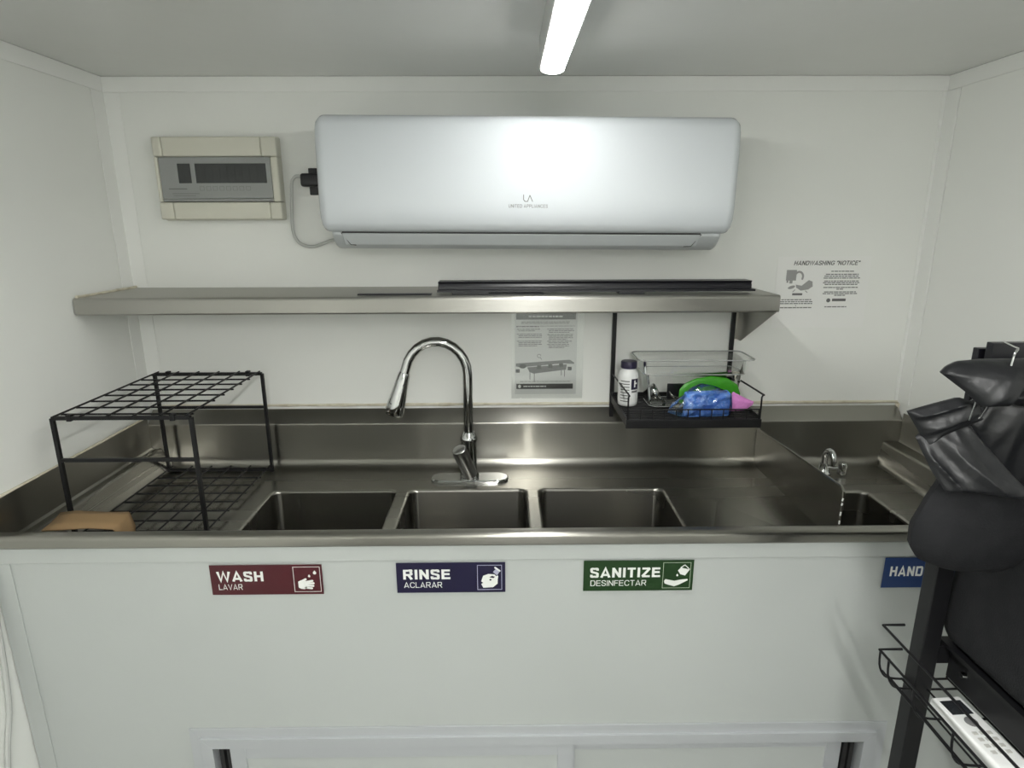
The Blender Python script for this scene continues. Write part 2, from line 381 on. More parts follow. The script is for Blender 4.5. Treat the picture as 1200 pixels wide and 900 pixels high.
# the right drainboard is cross-broken: four facets dip a few millimetres towards the bowl side
xa, xb, ya, yb = .36, .636, -.53, -.082; pm = (.46, -.27, ZD-.006)
dk.add([(xa, ya, ZD), (xb, ya, ZD), (xb, yb, ZD), (xa, yb, ZD), pm], [(0, 1, 4), (1, 2, 4), (2, 3, 4), (3, 0, 4)])
dk.add([(.636, -.53, ZD), (.662, -.53, ZD), (.662, -.082, ZD), (.636, -.082, ZD)], [(0, 1, 2, 3)])
cell(dk, .662, .872, -.53, -.082, .676, .858, -.475, -.222)
dk.add([(.872, -.53, ZD), (.986, -.53, ZD), (.986, -.082, ZD), (.872, -.082, ZD)], [(0, 1, 2, 3)])
dk.build('deck', STEEL, sink)
for a, c in HOLES: bowl(a, c, -.50, -.195, .27, 'bowl')
bowl(.676, .858, -.475, -.222, .16, 'hand_basin')
# the sides: splash on the wall, rolled ledge, slope down to the deck
lp = [(-1.0475, 1.037), (-1.0445, 1.037), (-1.0445, .952), (-1.040, .947), (-1.026, .947)] + arc(-1.022, .941, .008, PI*.6, 0, 5) + [(-.992, .902)] + arc(-.976, .906, .016, PI*1.1, PI*1.5, 4)[1:] + [(-.96, ZD)]
MB().sweep(lp, 'y', -.575, -.041).build('side_splash', STEELY, sink, True)
rp = [(1.0475, 1.037), (1.0445, 1.037), (1.0445, .962), (1.041, .955), (1.008, .955)] + arc(1.006, .948, .008, PI/2, PI, 4)[1:] + [(.992, .905)] + arc(.976, .905, .015, 0, -PI/2, 4)[1:]
MB().sweep(rp, 'y', -.575, -.041).build('side_splash', STEELY, sink, True)
# trough outline pressed into the left drainboard
MB().tube([(-1.006, -.56, .9245), (-1.006, -.10, .9245), (-1.0, -.088, .914), (-.988, -.084, .899)], .003, 6).build('pressed_ridge', STEELY, sink, True)
# divider between drainboard and hand basin
MB().prism([(-.042, ZD), (-.042, .997), (-.480, 1.018), (-.492, 1.012), (-.494, ZD)], 'x', .6385, .6415).build('divider', STEELY, sink)
MB().tube([(.640, -.044, .997), (.640, -.480, 1.018), (.640, -.492, 1.011), (.640, -.494, .90)], .0026, 6).build('divider_edge', STEELY, sink, True)
ck = MB(); random.seed(3)
for i in range(6):
    z = .905+i*.017+random.random()*.010; l = .002+random.random()*.006
    ck.tube([(.6375, -.4945, z), (.6365+random.random()*.002, -.4955, z+l)], .0018, 5)
ck.build('caulk_crumb', PAPER, sink, True)
for x in (-.142, .203): MB().box(x-.0008, x+.0008, -.0412, -.0402, .918, 1.008).build('weld_seam', STEEL, sink)

# main faucet
fa = thing('kitchen_faucet', 'tall chrome pull-down gooseneck faucet behind the middle bowl', 'faucet', (-.157, -.135, ZD))
pl_ = rrect(-.103, .103, -.030, .030, .0295, 8)
b = MB(); b.add([(x, y, .0006) for x, y in pl_] + [(x, y, .005) for x, y in pl_] + [(x*.97, y*.9, .008) for x, y in pl_],
    [(i+k*36, (i+1) % 36+k*36, (i+1) % 36+36+k*36, i+36+k*36) for k in (0, 1) for i in range(36)] + [tuple(range(72, 108)), tuple(range(36))[::-1]])
b.build('deck_plate', CHROME, fa, True)
MB().lathe([(.026, .008), (.026, .014), (.021, .02), (.0205, .03), (.0205, .108), (.023, .112), (.023, .118), (.018, .128), (.0145, .134)], n=28).build('body', CHROME, fa, True)
neck = [(0, 0, .13), (0, 0, .2), (0, 0, .29)]
for i in range(1, 13):
    a = PI*.93*i/12; neck.append((-.078+.078*math.cos(a), -.012*i/12, .29+.085*math.sin(a)))
tip = Vector(neck[-1]); dr = Vector((-.30, -.06, -1)).normalized()
neck.append(tuple(tip+dr*.02))
MB().tube(neck, [.0125]*len(neck), 20).build('gooseneck', CHROME, fa, True)
h0 = tip+dr*.012
MB().tube([h0, h0+dr*.006, h0+dr*.035, h0+dr*.08, h0+dr*.110, h0+dr*.113], [.0135, .0155, .0175, .0225, .0245, .0225], 24).build('spray_head', CHROME, fa, True)
hb = Vector((.004, -.022, .022)); hd = Vector((-.30, -.36, .95)).normalized()
MB().tube([hb, hb+hd*.004, hb+hd*.08, hb+hd*.092, hb+hd*.095], [.017, .019, .0195, .018, .014], 20).build('lever_handle', NICKEL, fa, True)

# hand basin faucet
hf = thing('hand_faucet', 'small chrome faucet over the hand basin behind the steel divider', 'faucet', (.80, -.115, ZD))
MB().lathe([(.02, .0005), (.02, .006), (.014, .012), (.011, .03)], n=20).build('base', CHROME, hf, True)
MB().tube([(0, 0, .02), (0, 0, .05)]+[(.0+.0*i, -.022+.022*math.cos(PI*i/8), .05+.024*math.sin(PI*i/8)) for i in range(1, 9)]+[(0, -.045, .04)], .0085, 14).build('spout', CHROME, hf, True)
MB().tube([(0, 0, .018), (.045, -.01, .018)], .007, 10).build('cross_arm', CHROME, hf, True)
MB().tube([(.045, -.01, .004), (.045, -.01, .03), (.045, -.01, .036)], [.013, .013, .010], 14).build('tap_handle', CHROME, hf, True)

# ================================================================== WALL SHELF
sh = thing('wall_shelf', 'long stainless steel wall shelf below the air conditioner', 'shelf', (0, 0, 1.35))
Z0 = .0378
sec = [(-.001, Z0), (-.003, Z0), (-.05, Z0), (-.236, Z0)] + arc(-.238, Z0-.006, .006, PI/2, PI, 3) + [(-.244, .003), (-.242, 0), (-.228, 0), (-.228, .003), (-.241, .003)]
MB().sweep(sec[1:], 'x', -1.046, .576).build('shelf_plate', SHELFM, sh, solid=.0016)
g = [(-.002, Z0-.002), (-.242, Z0-.002), (-.242, .003), (-.03, -.108), (-.002, -.108)]
MB().prism(g, 'x', .5745, .5765).build('bracket', SHELFM, sh)
MB().box(.556, .576, -.0035, -.002, -.108, Z0-.003).build('bracket_flange', SHELFM, sh)

# black profile rail and loose strips on the shelf
zs = 1.3895
pr = thing('black_rail', 'long black grooved plastic rail lying on the steel shelf', 'rail', (.152, -.19, zs))
sec = [(-.026, .0055), (.020, .0055), (.020, .012), (.010, .014), (.010, .020), (.024, .027), (.024, .030), (-.022, .030), (-.018, .024), (-.021, .019), (-.021, .012), (-.026, .010)]
MB().prism(sec, 'x', -.368, .368).build('profile', BLACKP, pr, bevel=.0008)
MB().prism([(-.03, .006), (.016, .006), (.016, .011), (-.03, .011)], 'x', -.37, .374).build('lower_flange', BLACKP, pr)
for x0, x1 in ((-.335, -.25), (.055, .115)): MB().box(x0, x1, -.03, .01, .0005, .0058).build('foot_pad', BLACKP, pr)
MB().box(-.25, -.12, -.032, .0, .0005, .0030).build('foot_pad', BLACKP, pr)
tag(MB().box(-.405, -.232, -.215, -.196, zs-.0002, zs+.003, .0008).build('black_strip', BLACKP), 'thin black strip lying flat on the shelf left of the long rail', 'strip')

# ================================================================== AIR CONDITIONER
ac = thing('air_conditioner', 'white split air conditioner mounted high on the back wall', 'air conditioner', (-.008, -.004, 1.49))
ac.rotation_euler = (0, .0085, 0)
HX = .469
def loft_ends(prof, c, hx, r, n=6):
    secs = []
    for s_ in (-1, 1):
        part = []
        for i in range(n+1):
            a = PI/2*i/n; part.append((s_*(hx-r+r*math.sin(a)), r*(1-math.cos(a))))
        secs += part[::-1] if s_ < 0 else part
    vs_ = []; f = []; N = len(prof)
    for x, ins in secs:
        for p in prof:
            d = Vector((p[0]-c[0], p[1]-c[1])); l = d.length; q = d*((l-ins)/l)
            y = c[0]+q[0]
            if p[0] > -.001: y = 0
            vs_.append((x, y, c[1]+q[1]))
    for i in range(len(secs)-1):
        for j in range(N): a = i*N+j; e = i*N+(j+1) % N; f.append((a, e, e+N, a+N))
    f.append(tuple(range(N))[::-1]); f.append(tuple(range((len(secs)-1)*N, len(secs)*N)))
    return MB().add(vs_, f)
front = [(0, .292), (-.10, .294), (-.165, .292), (-.200, .289), (-.216, .281), (-.223, .268), (-.2285, .23), (-.2305, .18), (-.2300, .12), (-.2275, .085), (-.221, .06), (-.212, .046), (-.20, .040), (-.17, .040), (-.1, .040), (0, .040)]
loft_ends(front, (-.11, .16), HX, .022).build('front_cover', ACW, ac, 50)
low = [(0, .0405), (-.196, .0405), (-.196, .034), (-.170, .010), (-.145, .001), (0, 0)]
loft_ends(low, (-.08, .02), HX-.018, .012).build('lower_housing', ACG, ac, 40)
fl = [(-.2005, .0355), (-.1985, .0375), (-.172, .0125), (-.176, .0105)]
MB().prism(fl, 'x', -.425, .40).build('louvre', ACG, ac, bevel=.001)
MB().box(-.425, .40, -.2012, -.196, .0372, .0408).build('louvre_gap', DARK, ac)
MB().tube([(-.427, -.2005, .038), (-.412, -.176, .0105), (-.40, -.1745, .0095)], .001, 5).build('louvre_seam', DARK, ac)
MB().tube([(.402, -.2005, .038), (.387, -.176, .0105), (.37, -.1745, .0095)], .001, 5).build('louvre_seam', DARK, ac)
text('UNITED APPLIANCES', .0072, .0005, -.2287, .0945, INK2, ac, 'brand_lettering', align='CENTER', width=.087, stroke=.13, track=.2)
lg = Flat()
for (x0, z0, x1, z1) in ((-.010, .122, -.010, .112), (-.010, .112, -.007, .108), (-.007, .108, -.001, .108), (-.001, .108, .004, .121), (.004, .121, .010, .108)): lg.cap(x0, z0, x1, z1, .0008)
lg.build('brand_mark', INK2, ac, -.2292, .0010)

# outlet and flex beside it
ol = thing('power_outlet', 'black plug and outlet half hidden at the left end of the air conditioner', 'outlet', (-.545, -.0005, 1.658))
MB().box(-.012, .035, -.012, 0, -.035, .03, .002).build('plate', BLACKP, ol, True)
MB().box(-.026, .024, -.04, -.012, -.016, .016, .006).build('plug_head', BLACKP, ol, True)
cp = [(-.572, -.032, 1.662), (-.585, -.030, 1.662), (-.596, -.028, 1.650), (-.600, -.026, 1.62), (-.605, -.022, 1.57), (-.606, -.02, 1.53), (-.598, -.018, 1.505), (-.58, -.016, 1.492), (-.555, -.016, 1.490), (-.53, -.017, 1.498), (-.507, -.02, 1.506), (-.478, -.025, 1.508)]
def smoothpts(p, k=4):
    p = [Vector(q) for q in p]; out = []
    for i in range(len(p)-1):
        a, b_, c, d = p[max(i-1, 0)], p[i], p[i+1], p[min(i+2, len(p)-1)]
        for j in range(k):
            t = j/k; out.append(.5*((2*b_)+(c-a)*t+(2*a-5*b_+4*c-d)*t*t+(3*b_-a-3*c+d)*t**3))
    return out+[p[-1]]
MB().tube(smoothpts([(p[0]+.008, p[1]+.004, p[2]-1.49) for p in cp]), .0042, 8).build('power_cord', CORD, ac, True)['label'] = 'light grey power cord looping to the black plug'

# ================================================================== BREAKER BOX
bx = thing('breaker_box', 'cream plastic breaker box with a grey window on the back wall', 'breaker box', (-.773, -.0005, 1.661))
MB().box(-.160, .150, -.016, 0, -.100, .102, .006).build('back_box', CREAM, bx, True)
def blk(x0, x1, z0, z1, y=-.046): return MB().box(x0, x1, y, -.0162, z0, z1, .004).build('cover_segment', CREAM, bx, True)
blk(-.152, -.1285, .052, .098); blk(-.128, .1135, .052, .098); blk(.114, .153, .052, .098)
blk(-.152, -.1185, -.098, -.056); blk(-.118, .1235, -.098, -.056); blk(.124, .153, -.098, -.056)
blk(.1345, .153, -.055, .0515)
MB().prism([(-.1525, .0515), (-.1525, -.0555), (-.1435, -.0555), (-.1435, .0515)], 'y', -.044, -.0162).build('cover_side', CREAM, bx, bevel=.003)
dr_ = MB()
for q in ((-.142, .133, .036, .0505), (-.142, .133, -.047, -.0105), (-.142, -.098, -.0105, .036), (-.066, -.055, -.0105, .036), (.121, .133, -.0105, .036)): dr_.box(q[0], q[1], -.041, -.036, q[2], q[3])
d_ = dr_.build('window_door', GREYP, bx)
MB().box(-.142, .133, -.044, -.034, -.0545, -.048, .002).build('door_ledge', GREYP, d_)
MB().box(-.098, -.066, -.040, -.038, -.0105, .036).build('pane', SMOKE, d_); MB().box(-.055, .121, -.040, -.038, -.0105, .036).build('pane', SMOKE, d_)
MB().box(-.098, .121, -.0175, -.0162, -.012, .038).build('breaker_rail', DARK, bx)
for i in range(9):
    x = -.046+i*.0185
    MB().box(x-.0075, x+.0075, -.026, -.018, -.008, .030, .001).build('breaker', GREYP, bx)
    MB().box(x-.003, x+.003, -.033, -.026, .004, .014, .001).build('toggle', INK2, bx)
MB().box(-.090, -.074, -.026, -.018, -.008, .030, .001).build('breaker', GREYP, bx)
p_ = Flat()
for i in range(8): p_.frame(-.048+i*.0165, -.037+i*.0165, -.028, -.018, .0008)
p_.rect(-.125, -.08, -.0255, -.0225); p_.rect(-.118, -.05, -.036, -.0345); p_.rect(-.115, -.06, -.041, -.0398)
p_.build('printed_marks', INK2, d_, -.0412)

# ================================================================== POSTERS
random.seed(11)
def words(fl, x0, x1, z, h, fill=1.0, centre=False):
    L = (x1-x0)*fill; x = x0+((x1-x0)-L)/2 if centre else x0; e = x+L
    while x < e-.002:
        wl = min(random.uniform(.004, .013), e-x); fl.rect(x, x+wl, z-h/2, z+h/2); x += wl+.0016
# instructions poster (three-compartment sink)
y = -.0006
po = tag(MB().box(-.034, .1365, y-.0006, y, 1.088, 1.336).build('instruction_poster', PAPERG), 'grey laminated sink instruction poster with a sink drawing, under the shelf', 'poster')
yp = y-.0007
MB().box(-.044, .1545, yp-.0012, yp-.0008, 1.076, 1.346).build('laminate_sleeve', LAM, po)
Flat().rect(-.030, .132, 1.298, 1.316).build('header_bar', INK, po, yp); Flat().rect(-.030, .128, 1.103, 1.118).build('footer_bar', INK, po, yp)
f = Flat(); words(f, .004, .098, 1.3065, .0045); f.build('print_title', WHITE, po, yp-.0003)
f = Flat(); f.ell(-.021, 1.1105, .004, .005); words(f, -.01, .055, 1.1105, .003); f.build('print_footer', WHITE, po, yp-.0003)
f = Flat()
for z in (1.2915, 1.2875): words(f, -.02, .12, z, .0018, .95, True)
words(f, -.03, .032, 1.279, .0035); words(f, .035, .13, 1.280, .0015)
for (x0, x1, zt, n) in ((-.028, .036, 1.2715, 2), (-.028, .042, 1.258, 3), (-.028, .040, 1.2385, 4), (.055, .128, 1.2715, 3), (.055, .125, 1.2565, 4), (.055, .122, 1.238, 2), (.055, .115, 1.229, 3)):
    for k in range(n): words(f, x0+(.004 if k else 0), x1, zt-k*.0044, .0022, random.uniform(.75, 1) if k == n-1 else 1)
words(f, -.02, .12, 1.1245, .0014)
f.build('print_text', INK2, po, yp)['kind'] = 'stuff'
f = Flat()                                                       # the sink drawing
f.poly([(-.031, 1.176), (.118, 1.186), (.13, 1.178), (.13, 1.174), (.10, 1.176), (-.02, 1.165), (-.031, 1.168)])
f.poly([(.0, 1.165), (.11, 1.173), (.108, 1.158), (.018, 1.147), (.006, 1.152)])
for x, z0, z1 in ((.008, 1.130, 1.152), (.02, 1.123, 1.148), (.095, 1.142, 1.160), (.104, 1.138, 1.160)): f.rect(x-.001, x+.001, z0, z1)
f.build('print_drawing', INK2, po, yp)
for x, z in ((-.026, 1.155), (.033, 1.165), (.064, 1.168), (.094, 1.171), (.118, 1.161)): Flat().rect(x-.0055, x+.0055, z-.005, z+.005).build('print_badge', INK, po, yp-.0003)
Flat().ell(-.012, 1.168, .010, .006).build('print_bowl', INK, po, yp-.0003)
f = Flat()
for i in range(7): a = PI*1.5*i/6; a2 = PI*1.5*(i+1)/6; f.cap(.033+.005*math.cos(a), 1.197+.005*math.sin(a), .033+.005*math.cos(a2), 1.197+.005*math.sin(a2), .0007)
f.cap(.036, 1.193, .040, 1.187, .0007); f.build('print_tap', INK2, po, yp)

# handwashing notice
hn = tag(MB().box(.668, .918, y-.0006, y, 1.272, 1.463).build('handwashing_notice', PAPER), 'white laminated handwashing notice on the wall right of the shelf', 'notice')
text('HANDWASHING "NOTICE"', .0112, .711, yp-.0003, 1.4405, INK, hn, 'heading', stroke=.155, shear=.2, width=.175)
f = Flat()
def para(x0, x1, zs_, fills): 
    for z, fi in zip(zs_, fills): words(f, x0, x1, z, .0024, fi, True)
para(.795, .893, (1.424,), (.62,))
para(.795, .893, (1.416, 1.411, 1.406), (.9, .97, 1)); para(.795, .893, (1.398, 1.3935, 1.389), (.95, 1, .9))
para(.795, .893, (1.381, 1.3765), (.95, .22)); para(.795, .893, (1.369, 1.3645, 1.360), (.88, .95, .3))
para(.685, .772, (1.3485, 1.343, 1.338), (.95, 1, 1)); para(.685, .772, (1.327,), (.98,))
para(.805, .868, (1.329,), (.95,)); f.ell(.728, 1.3325, .0012, .0012)
f.build('print_text', INK2, hn, yp)['kind'] = 'stuff'
f = Flat()                                                       # soap dispenser, arm, basin drawing
f.rect(.694, .721, 1.400, 1.428); f.rect(.704, .712, 1.392, 1.40); f.rect(.696, .701, 1.394, 1.40)
for i in range(8):
    a = PI*.95-PI*1.1*i/8; a2 = PI*.95-PI*1.1*(i+1)/8; f.cap(.728+.011*math.cos(a), 1.410+.013*math.sin(a), .728+.011*math.cos(a2), 1.410+.013*math.sin(a2), .0026)
f.poly([(.722, 1.389), (.738, 1.386), (.756, 1.401), (.766, 1.397), (.768, 1.384), (.757, 1.376), (.737, 1.373), (.724, 1.381)])
f.ell(.711, 1.382, .010, .004, .3); f.cap(.716, 1.370, .721, 1.375, .001); f.cap(.750, 1.372, .755, 1.368, .001)
f.build('print_drawing', mat('print_mid_grey', (.36, .36, .35), .6), hn, yp)
Flat().rect(.715, .742, 1.3605, 1.366).build('print_badge', INK2, hn, yp-.0002); Flat().ell(.815, 1.3465, .0055, .0055).build('print_logo', INK2, hn, yp-.0002); Flat().rect(.825, .862, 1.344, 1.351).build('print_logo_bar', INK2, hn, yp-.0002)

# ================================================================== STICKERS ON THE CABINET
def sticker(name, label, x0, x1, z0, z1, m_, big, small, bw, sw):
    yy = FY-.0034
    s_ = tag(MB().box(x0, x1, yy-.0005, yy, z0, z1).build(name, m_), label, 'sticker')
    text(big, .0212, x0+.013, yy-.0007, z0+.0295, WHITE, s_, 'heading', stroke=.205, width=bw)
    if small: text(small, .0122, x0+.014, yy-.0007, z0+.0112, WHITE, s_, 'subheading', stroke=.115, width=sw)
    return s_, yy-.0007
def hand(f, cx, cz, k, mir=1):
    P = lambda x, z: (cx+mir*x*k, cz+z*k)
    f.poly([P(-14, -7), P(-14, 6), P(-8, 9), P(0, 8), P(3, 3), P(3, -8), P(-2, -11), P(-9, -10)])
    for (x0, z0, x1, z1, r) in ((-8, 6, 1, 11, 2.3), (1, 5, 14, 7.5, 2.2), (2, 1.5, 16, 2.2, 2.2), (2, -3, 15, -3.6, 2.2), (0, -7.5, 12, -9, 2.1)):
        f.cap(*P(x0, z0), *P(x1, z1), r*k)
def drop(f, x, z, k): f.poly([(x, z+k*1.7)] + [(x+k*math.cos(a), z+k*math.sin(a)) for a in [PI*.15-PI*1.3*i/8 for i in range(9)]])
s_, ys = sticker('wash_sticker', 'maroon WASH LAVAR sticker on the cabinet front', -.632, -.416, .852, .9165, RED, 'WASH', 'LAVAR', .089, .046)
f = Flat(); f.frame(-.472, -.420, .8575, .912, .0009); f.build('icon_frame', WHITE, s_, ys)
f = Flat(); hand(f, -.450, .874, .00098); drop(f, -.4415, .8915, .0023); drop(f, -.4305, .8985, .0032); f.build('hand_icon', WHITE, s_, ys)
s_, ys = sticker('rinse_sticker', 'navy RINSE ACLARAR sticker on the cabinet front', -.273, -.062, .853, .918, NAVY, 'RINSE', 'ACLARAR', .091, .074)
f = Flat(); f.frame(-.1165, -.0685, .8585, .9125, .0011); f.build('icon_frame', GREYI, s_, ys)
f = Flat(); f.poly([(-.109, .877), (-.105, .889), (-.095, .893), (-.083, .892), (-.077, .885), (-.077, .872), (-.086, .864), (-.105, .863), (-.109, .871), (-.105, .874)])
for i in range(4): f.cap(-.090+i*.003, .869+i*.002, -.079+i*.0005, .874+i*.0045, .0018)
f.build('hand_icon', WHITE, s_, ys)
f = Flat(); f.poly([(-.093, .886), (-.088, .889), (-.082, .887), (-.085, .884)]); f.ell(-.091, .8805, .002, .002); f.build('hand_mark', NAVY, s_, ys-.0003)  # navy details printed inside the hand icon
f = Flat(); f.poly([(-.086, .897), (-.080, .904), (-.073, .898), (-.078, .890)]); f.build('nozzle_icon', GREYI, s_, ys)
f = Flat(); f.cap(-.0815, .9065, -.073, .8995, .0018); f.build('nozzle_rim', WHITE, s_, ys)
s_, ys = sticker('sanitize_sticker', 'green SANITIZE DESINFECTAR sticker on the cabinet front', .090, .304, .8535, .9195, GREEN, 'SANITIZE', 'DESINFECTAR', .136, .109)
f = Flat(); f.frame(.2445, .2985, .8585, .9145, .0008); f.build('icon_frame', mat('print_sage', (.45, .52, .40), .5), s_, ys)
f = Flat(); f.poly([(.2475, .874), (.250, .8785), (.259, .8765), (.268, .8745), (.279, .877), (.293, .8785), (.294, .8755), (.283, .8695), (.277, .866), (.268, .8625), (.256, .866), (.249, .869)])
f.poly([(.2735, .897), (.279, .9035), (.2965, .899), (.288, .886), (.2785, .889)]); f.cap(.279, .9035, .2865, .909, .0008); f.cap(.2865, .909, .2955, .900, .0008); drop(f, .2728, .8865, .002)
f.build('hand_icon', WHITE, s_, ys)
s_, ys = sticker('hand_wash_sticker', 'blue HAND sticker partly hidden behind the black bag', .676, .885, .855, .9205, BLUE, 'HAND WASH', '', .143, 0)
for c in s_.children: c.location.z -= .004

# ================================================================== WIRE DISH RACK
rk = thing('wire_rack', 'black wire two-tier rack standing on the left drainboard', 'rack', (-.847, -.26, ZD+.0008))
hx, hy, H = .1415, .19, .277
for sx in (-1, 1):
    for sy in (-1, 1):
        MB().tube([(sx*hx, sy*hy, 0), (sx*hx, sy*hy, H)], .0038, square=True).build('leg', BLACKM, rk)
for sy in (-1, 1):
    MB().tube([(-hx, sy*hy, H), (hx, sy*hy, H)], .0038, square=True).build('top_bar', BLACKM, rk)
    MB().tube([(-hx, sy*hy, .185), (hx, sy*hy, .185)], .0035, square=True).build('cross_bar', BLACKM, rk)
    MB().tube([(-hx, sy*hy, .006), (hx, sy*hy, .006)], .0035, square=True).build('bottom_bar', BLACKM, rk)
wl = MB().tube([(0, -hy-.006, 0), (0, hy+.006, 0)], .0021, 6).build('wire', BLACKM, rk); wlm = wl.data
wc = MB().tube([(-hx+.004, 0, 0), (hx-.004, 0, 0)], .0021, 6).build('wire', BLACKM, rk); wcm = wc.data
bpy.data.objects.remove(wl); bpy.data.objects.remove(wc)
def wires(z):
    for i in range(6):
        o = bpy.data.objects.new('wire', wlm); COL.objects.link(o); o.parent = rk; o.location = (-hx+.008+(2*hx-.016)*i/5, 0, z)
    for i in range(8):
        o = bpy.data.objects.new('wire', wcm); COL.objects.link(o); o.parent = rk; o.location = (0, -hy+.02+(2*hy-.04)*i/7, z-.0032)
wires(H+.005); wires(.0135)
for sy in (-1, 1):
    for x in (-.105, .105): MB().box(x-.005, x+.005, sy*hy-.006, sy*hy+.006, H-.006, H+.008, .001).build('clip', BLACKM, rk)

# cardboard sleeve in the front left corner
cb = thing('cardboard_sleeve', 'folded piece of brown cardboard in the front left corner of the sink', 'cardboard', (-.93, -.499, ZD+.001))
cs = [(-.064, .071), (-.03, .0735), (.03, .0735), (.078, .072), (.080, .070), (.087, .04), (.083, .004), (.080, .0015), (.02, .001)]
b = MB(); n = len(cs)
for k, (yy, sk) in enumerate(((-.040, .008), (-.01, .003), (.02, -.003), (.036, -.006))):
    b.v += [(p[0]+sk+(.0 if p[1] > .02 else -.004), yy, p[1]+.002*math.sin(p[0]*40+k)*(p[1] > .05)) for p in cs]
for k in range(3):
    for i in range(n-1): b.f.append((k*n+i, k*n+i+1, (k+1)*n+i+1, (k+1)*n+i))
b.build('folded_sheet', CARD, cb, 50, solid=.0028)
MB().tube([(-.02, -.03, .016), (.03, -.03, .016)], [.013, .013], 16).build('clear_cup', CLEAR, cb)

# ================================================================== HANGING BASKET
hk = thing('hanging_basket', 'black metal basket tray hanging below the right end of the shelf', 'basket', (.394, 0, 1.08))
BX, BYF, BYB = .160, -.250, -.030
for sx in (-1, 1):
    MB().box(sx*BX-.0055, sx*BX+.0055, -.028, -.019, -.052, .267, .001).build('hanger_post', BLACKM, hk)
MB().box(-BX-.004, BX+.004, BYF-.004, BYF+.004, -.010, .012, .002).build('front_bar', BLACKM, hk)
MB().box(-BX, BX, BYB-.004, BYB+.0015, -.008, .020).build('back_bar', BLACKM, hk)
for sx in (-1, 1):
    MB().box(sx*BX-.0025, sx*BX+.0025, BYF, BYB, -.008, .020 if sx > 0 else .012).build('side_plate', BLACKM, hk)
    MB().tube(smoothpts([(sx*BX, BYF, .0), (sx*BX, BYF, .066), (sx*BX, BYF+.006, .074), (sx*BX, BYB, .070)], 3), .0022, 6).build('side_rail', BLACKM, hk)
fw_ = MB().tube([(-BX, 0, 0), (BX, 0, 0)], .0022, 6).build('floor_wire', BLACKM, hk)
for i in range(14):
    o = fw_ if i == 0 else fw_.copy()
    if i: COL.objects.link(o)
    o.location = (0, BYF+.012+i*.0148, .010)
for x in (-.1, 0, .1): MB().box(x-.006, x+.006, BYF, BYB, .0035, .008).build('floor_brace', BLACKM, hk)
MB().tube([(-BX, BYF, .036), (BX, BYF, .036)], .0017, 6).build('front_rail', BLACKM, hk)
for i in range(12):
    x = -BX+.0285*i+.003
    MB().tube([(x, BYF, .008), (x, BYF, .036)], .0013, 6).build('front_picket', BLACKM, hk)
ZT = 1.0925

# white bottle
bo = thing('supplement_bottle', 'small white plastic bottle with a dark cap in the hanging basket', 'bottle', (.257, -.125, ZT+.0005))
MB().lathe([(.020, 0), (.0245, .003), (.0255, .012), (.0255, .078), (.0235, .088), (.018, .094), (.0165, .100)], n=28).build('body', BOTTLE, bo, 50)
MB().lathe([(.0195, .0985), (.0205, .100), (.0205, .114), (.019, .1165), (.015, .117)], n=28).build('cap', CAP, bo, 50)
lb = MB(); 
for i in range(14):
    pass
def label_patch(a0, a1, z0, z1, m_, name, r=.0259, n=8):
    vs_ = []; 
    for z in (z0, z1):
        for i in range(n+1): a = a0+(a1-a0)*i/n; vs_.append((r*math.sin(a), -r*math.cos(a), z))
    return MB().add(vs_, [(i, i+1, n+2+i, n+1+i) for i in range(n)]).build(name, m_, bo, True)
label_patch(.12, .95, .046, .074, CAP, 'label_panel'); label_patch(.42, .58, .052, .070, WHITE, 'label_mark', .0261); label_patch(.5, .8, .060, .064, WHITE, 'label_mark', .0261)
label_patch(.18, .9, .038, .043, INK2, 'label_text')
for k in range(8): label_patch(-1.0, -.05, .014+k*.0075, .0165+k*.0075, INK2, 'label_text')

# clear food pan with ladles
fp = thing('clear_food_pan', 'clear plastic food pan behind the sponge in the hanging basket', 'container', (.420, -.115, ZT+.001))
def pan_ring(hx_, hy_, z, r): return [(x, y_, z) for x, y_ in rrect(-hx_, hx_, -hy_, hy_, r, 5)]
R_ = [pan_ring(.105, .040, 0, .02), pan_ring(.112, .046, .004, .02), pan_ring(.122, .0475, .085, .02), pan_ring(.128, .0495, .087, .02), pan_ring(.131, .050, .124, .02), pan_ring(.146, .060, .126, .02), pan_ring(.146, .060, .122, .02)]
b = MB(); N = 24
for r_ in R_: b.v += r_
for i in range(len(R_)-1):
    for j in range(N): a = i*N+j; e = i*N+(j+1) % N; b.f.append((a, e, e+N, a+N))
b.f.append(tuple(range(N))[::-1])
b.build('pan_wall', CLEAR, fp, 50)
MB().tube(R_[5]+[R_[5][0]], .0017, 6).build('rim_edge', mat('clear_edge', (.36, .37, .36), .2), fp, True)
MB().tube(R_[3]+[R_[3][0]], .0010, 6).build('step_edge', MATS['clear_edge'], fp, True)
MB().tube(R_[1]+[R_[1][0]], .0009, 6).build('base_edge', MATS['clear_edge'], fp, True)
def ladle(name, label, x, y_, z, rx, ry, rz, r=.022):
    o = thing(name, label, 'ladle', (x, y_, z)); o.rotation_euler = (rx, ry, rz)
    pr_ = [(r*math.sin(a), -r*math.cos(a)) for a in [PI/2*i/6 for i in range(7)]]
    pr_ = [(max(p[0], .0008), p[1]) for p in pr_]
    vs_ = []; fs_ = []
    for q, hh in pr_:
        for j in range(20): a = 2*PI*j/20; vs_.append((q*math.cos(a), q*math.sin(a), hh))
    for i in range(6):
        for j in range(20): a = i*20+j; e = i*20+(j+1) % 20; fs_.append((a, e, e+20, a+20))
    MB().add(vs_, fs_).build('cup', CHROME, o, True, solid=.0012)
    MB().tube([(r, 0, 0), (r+.02, 0, .003), (r+.085, 0, .006)], [.003, .003, .0025], 8).build('handle', CHROME, o, True)
ladle('ladle', 'steel ladle leaning at the left end inside the clear pan', .335, -.118, ZT+.034, .3, 1.05, .05, .023)
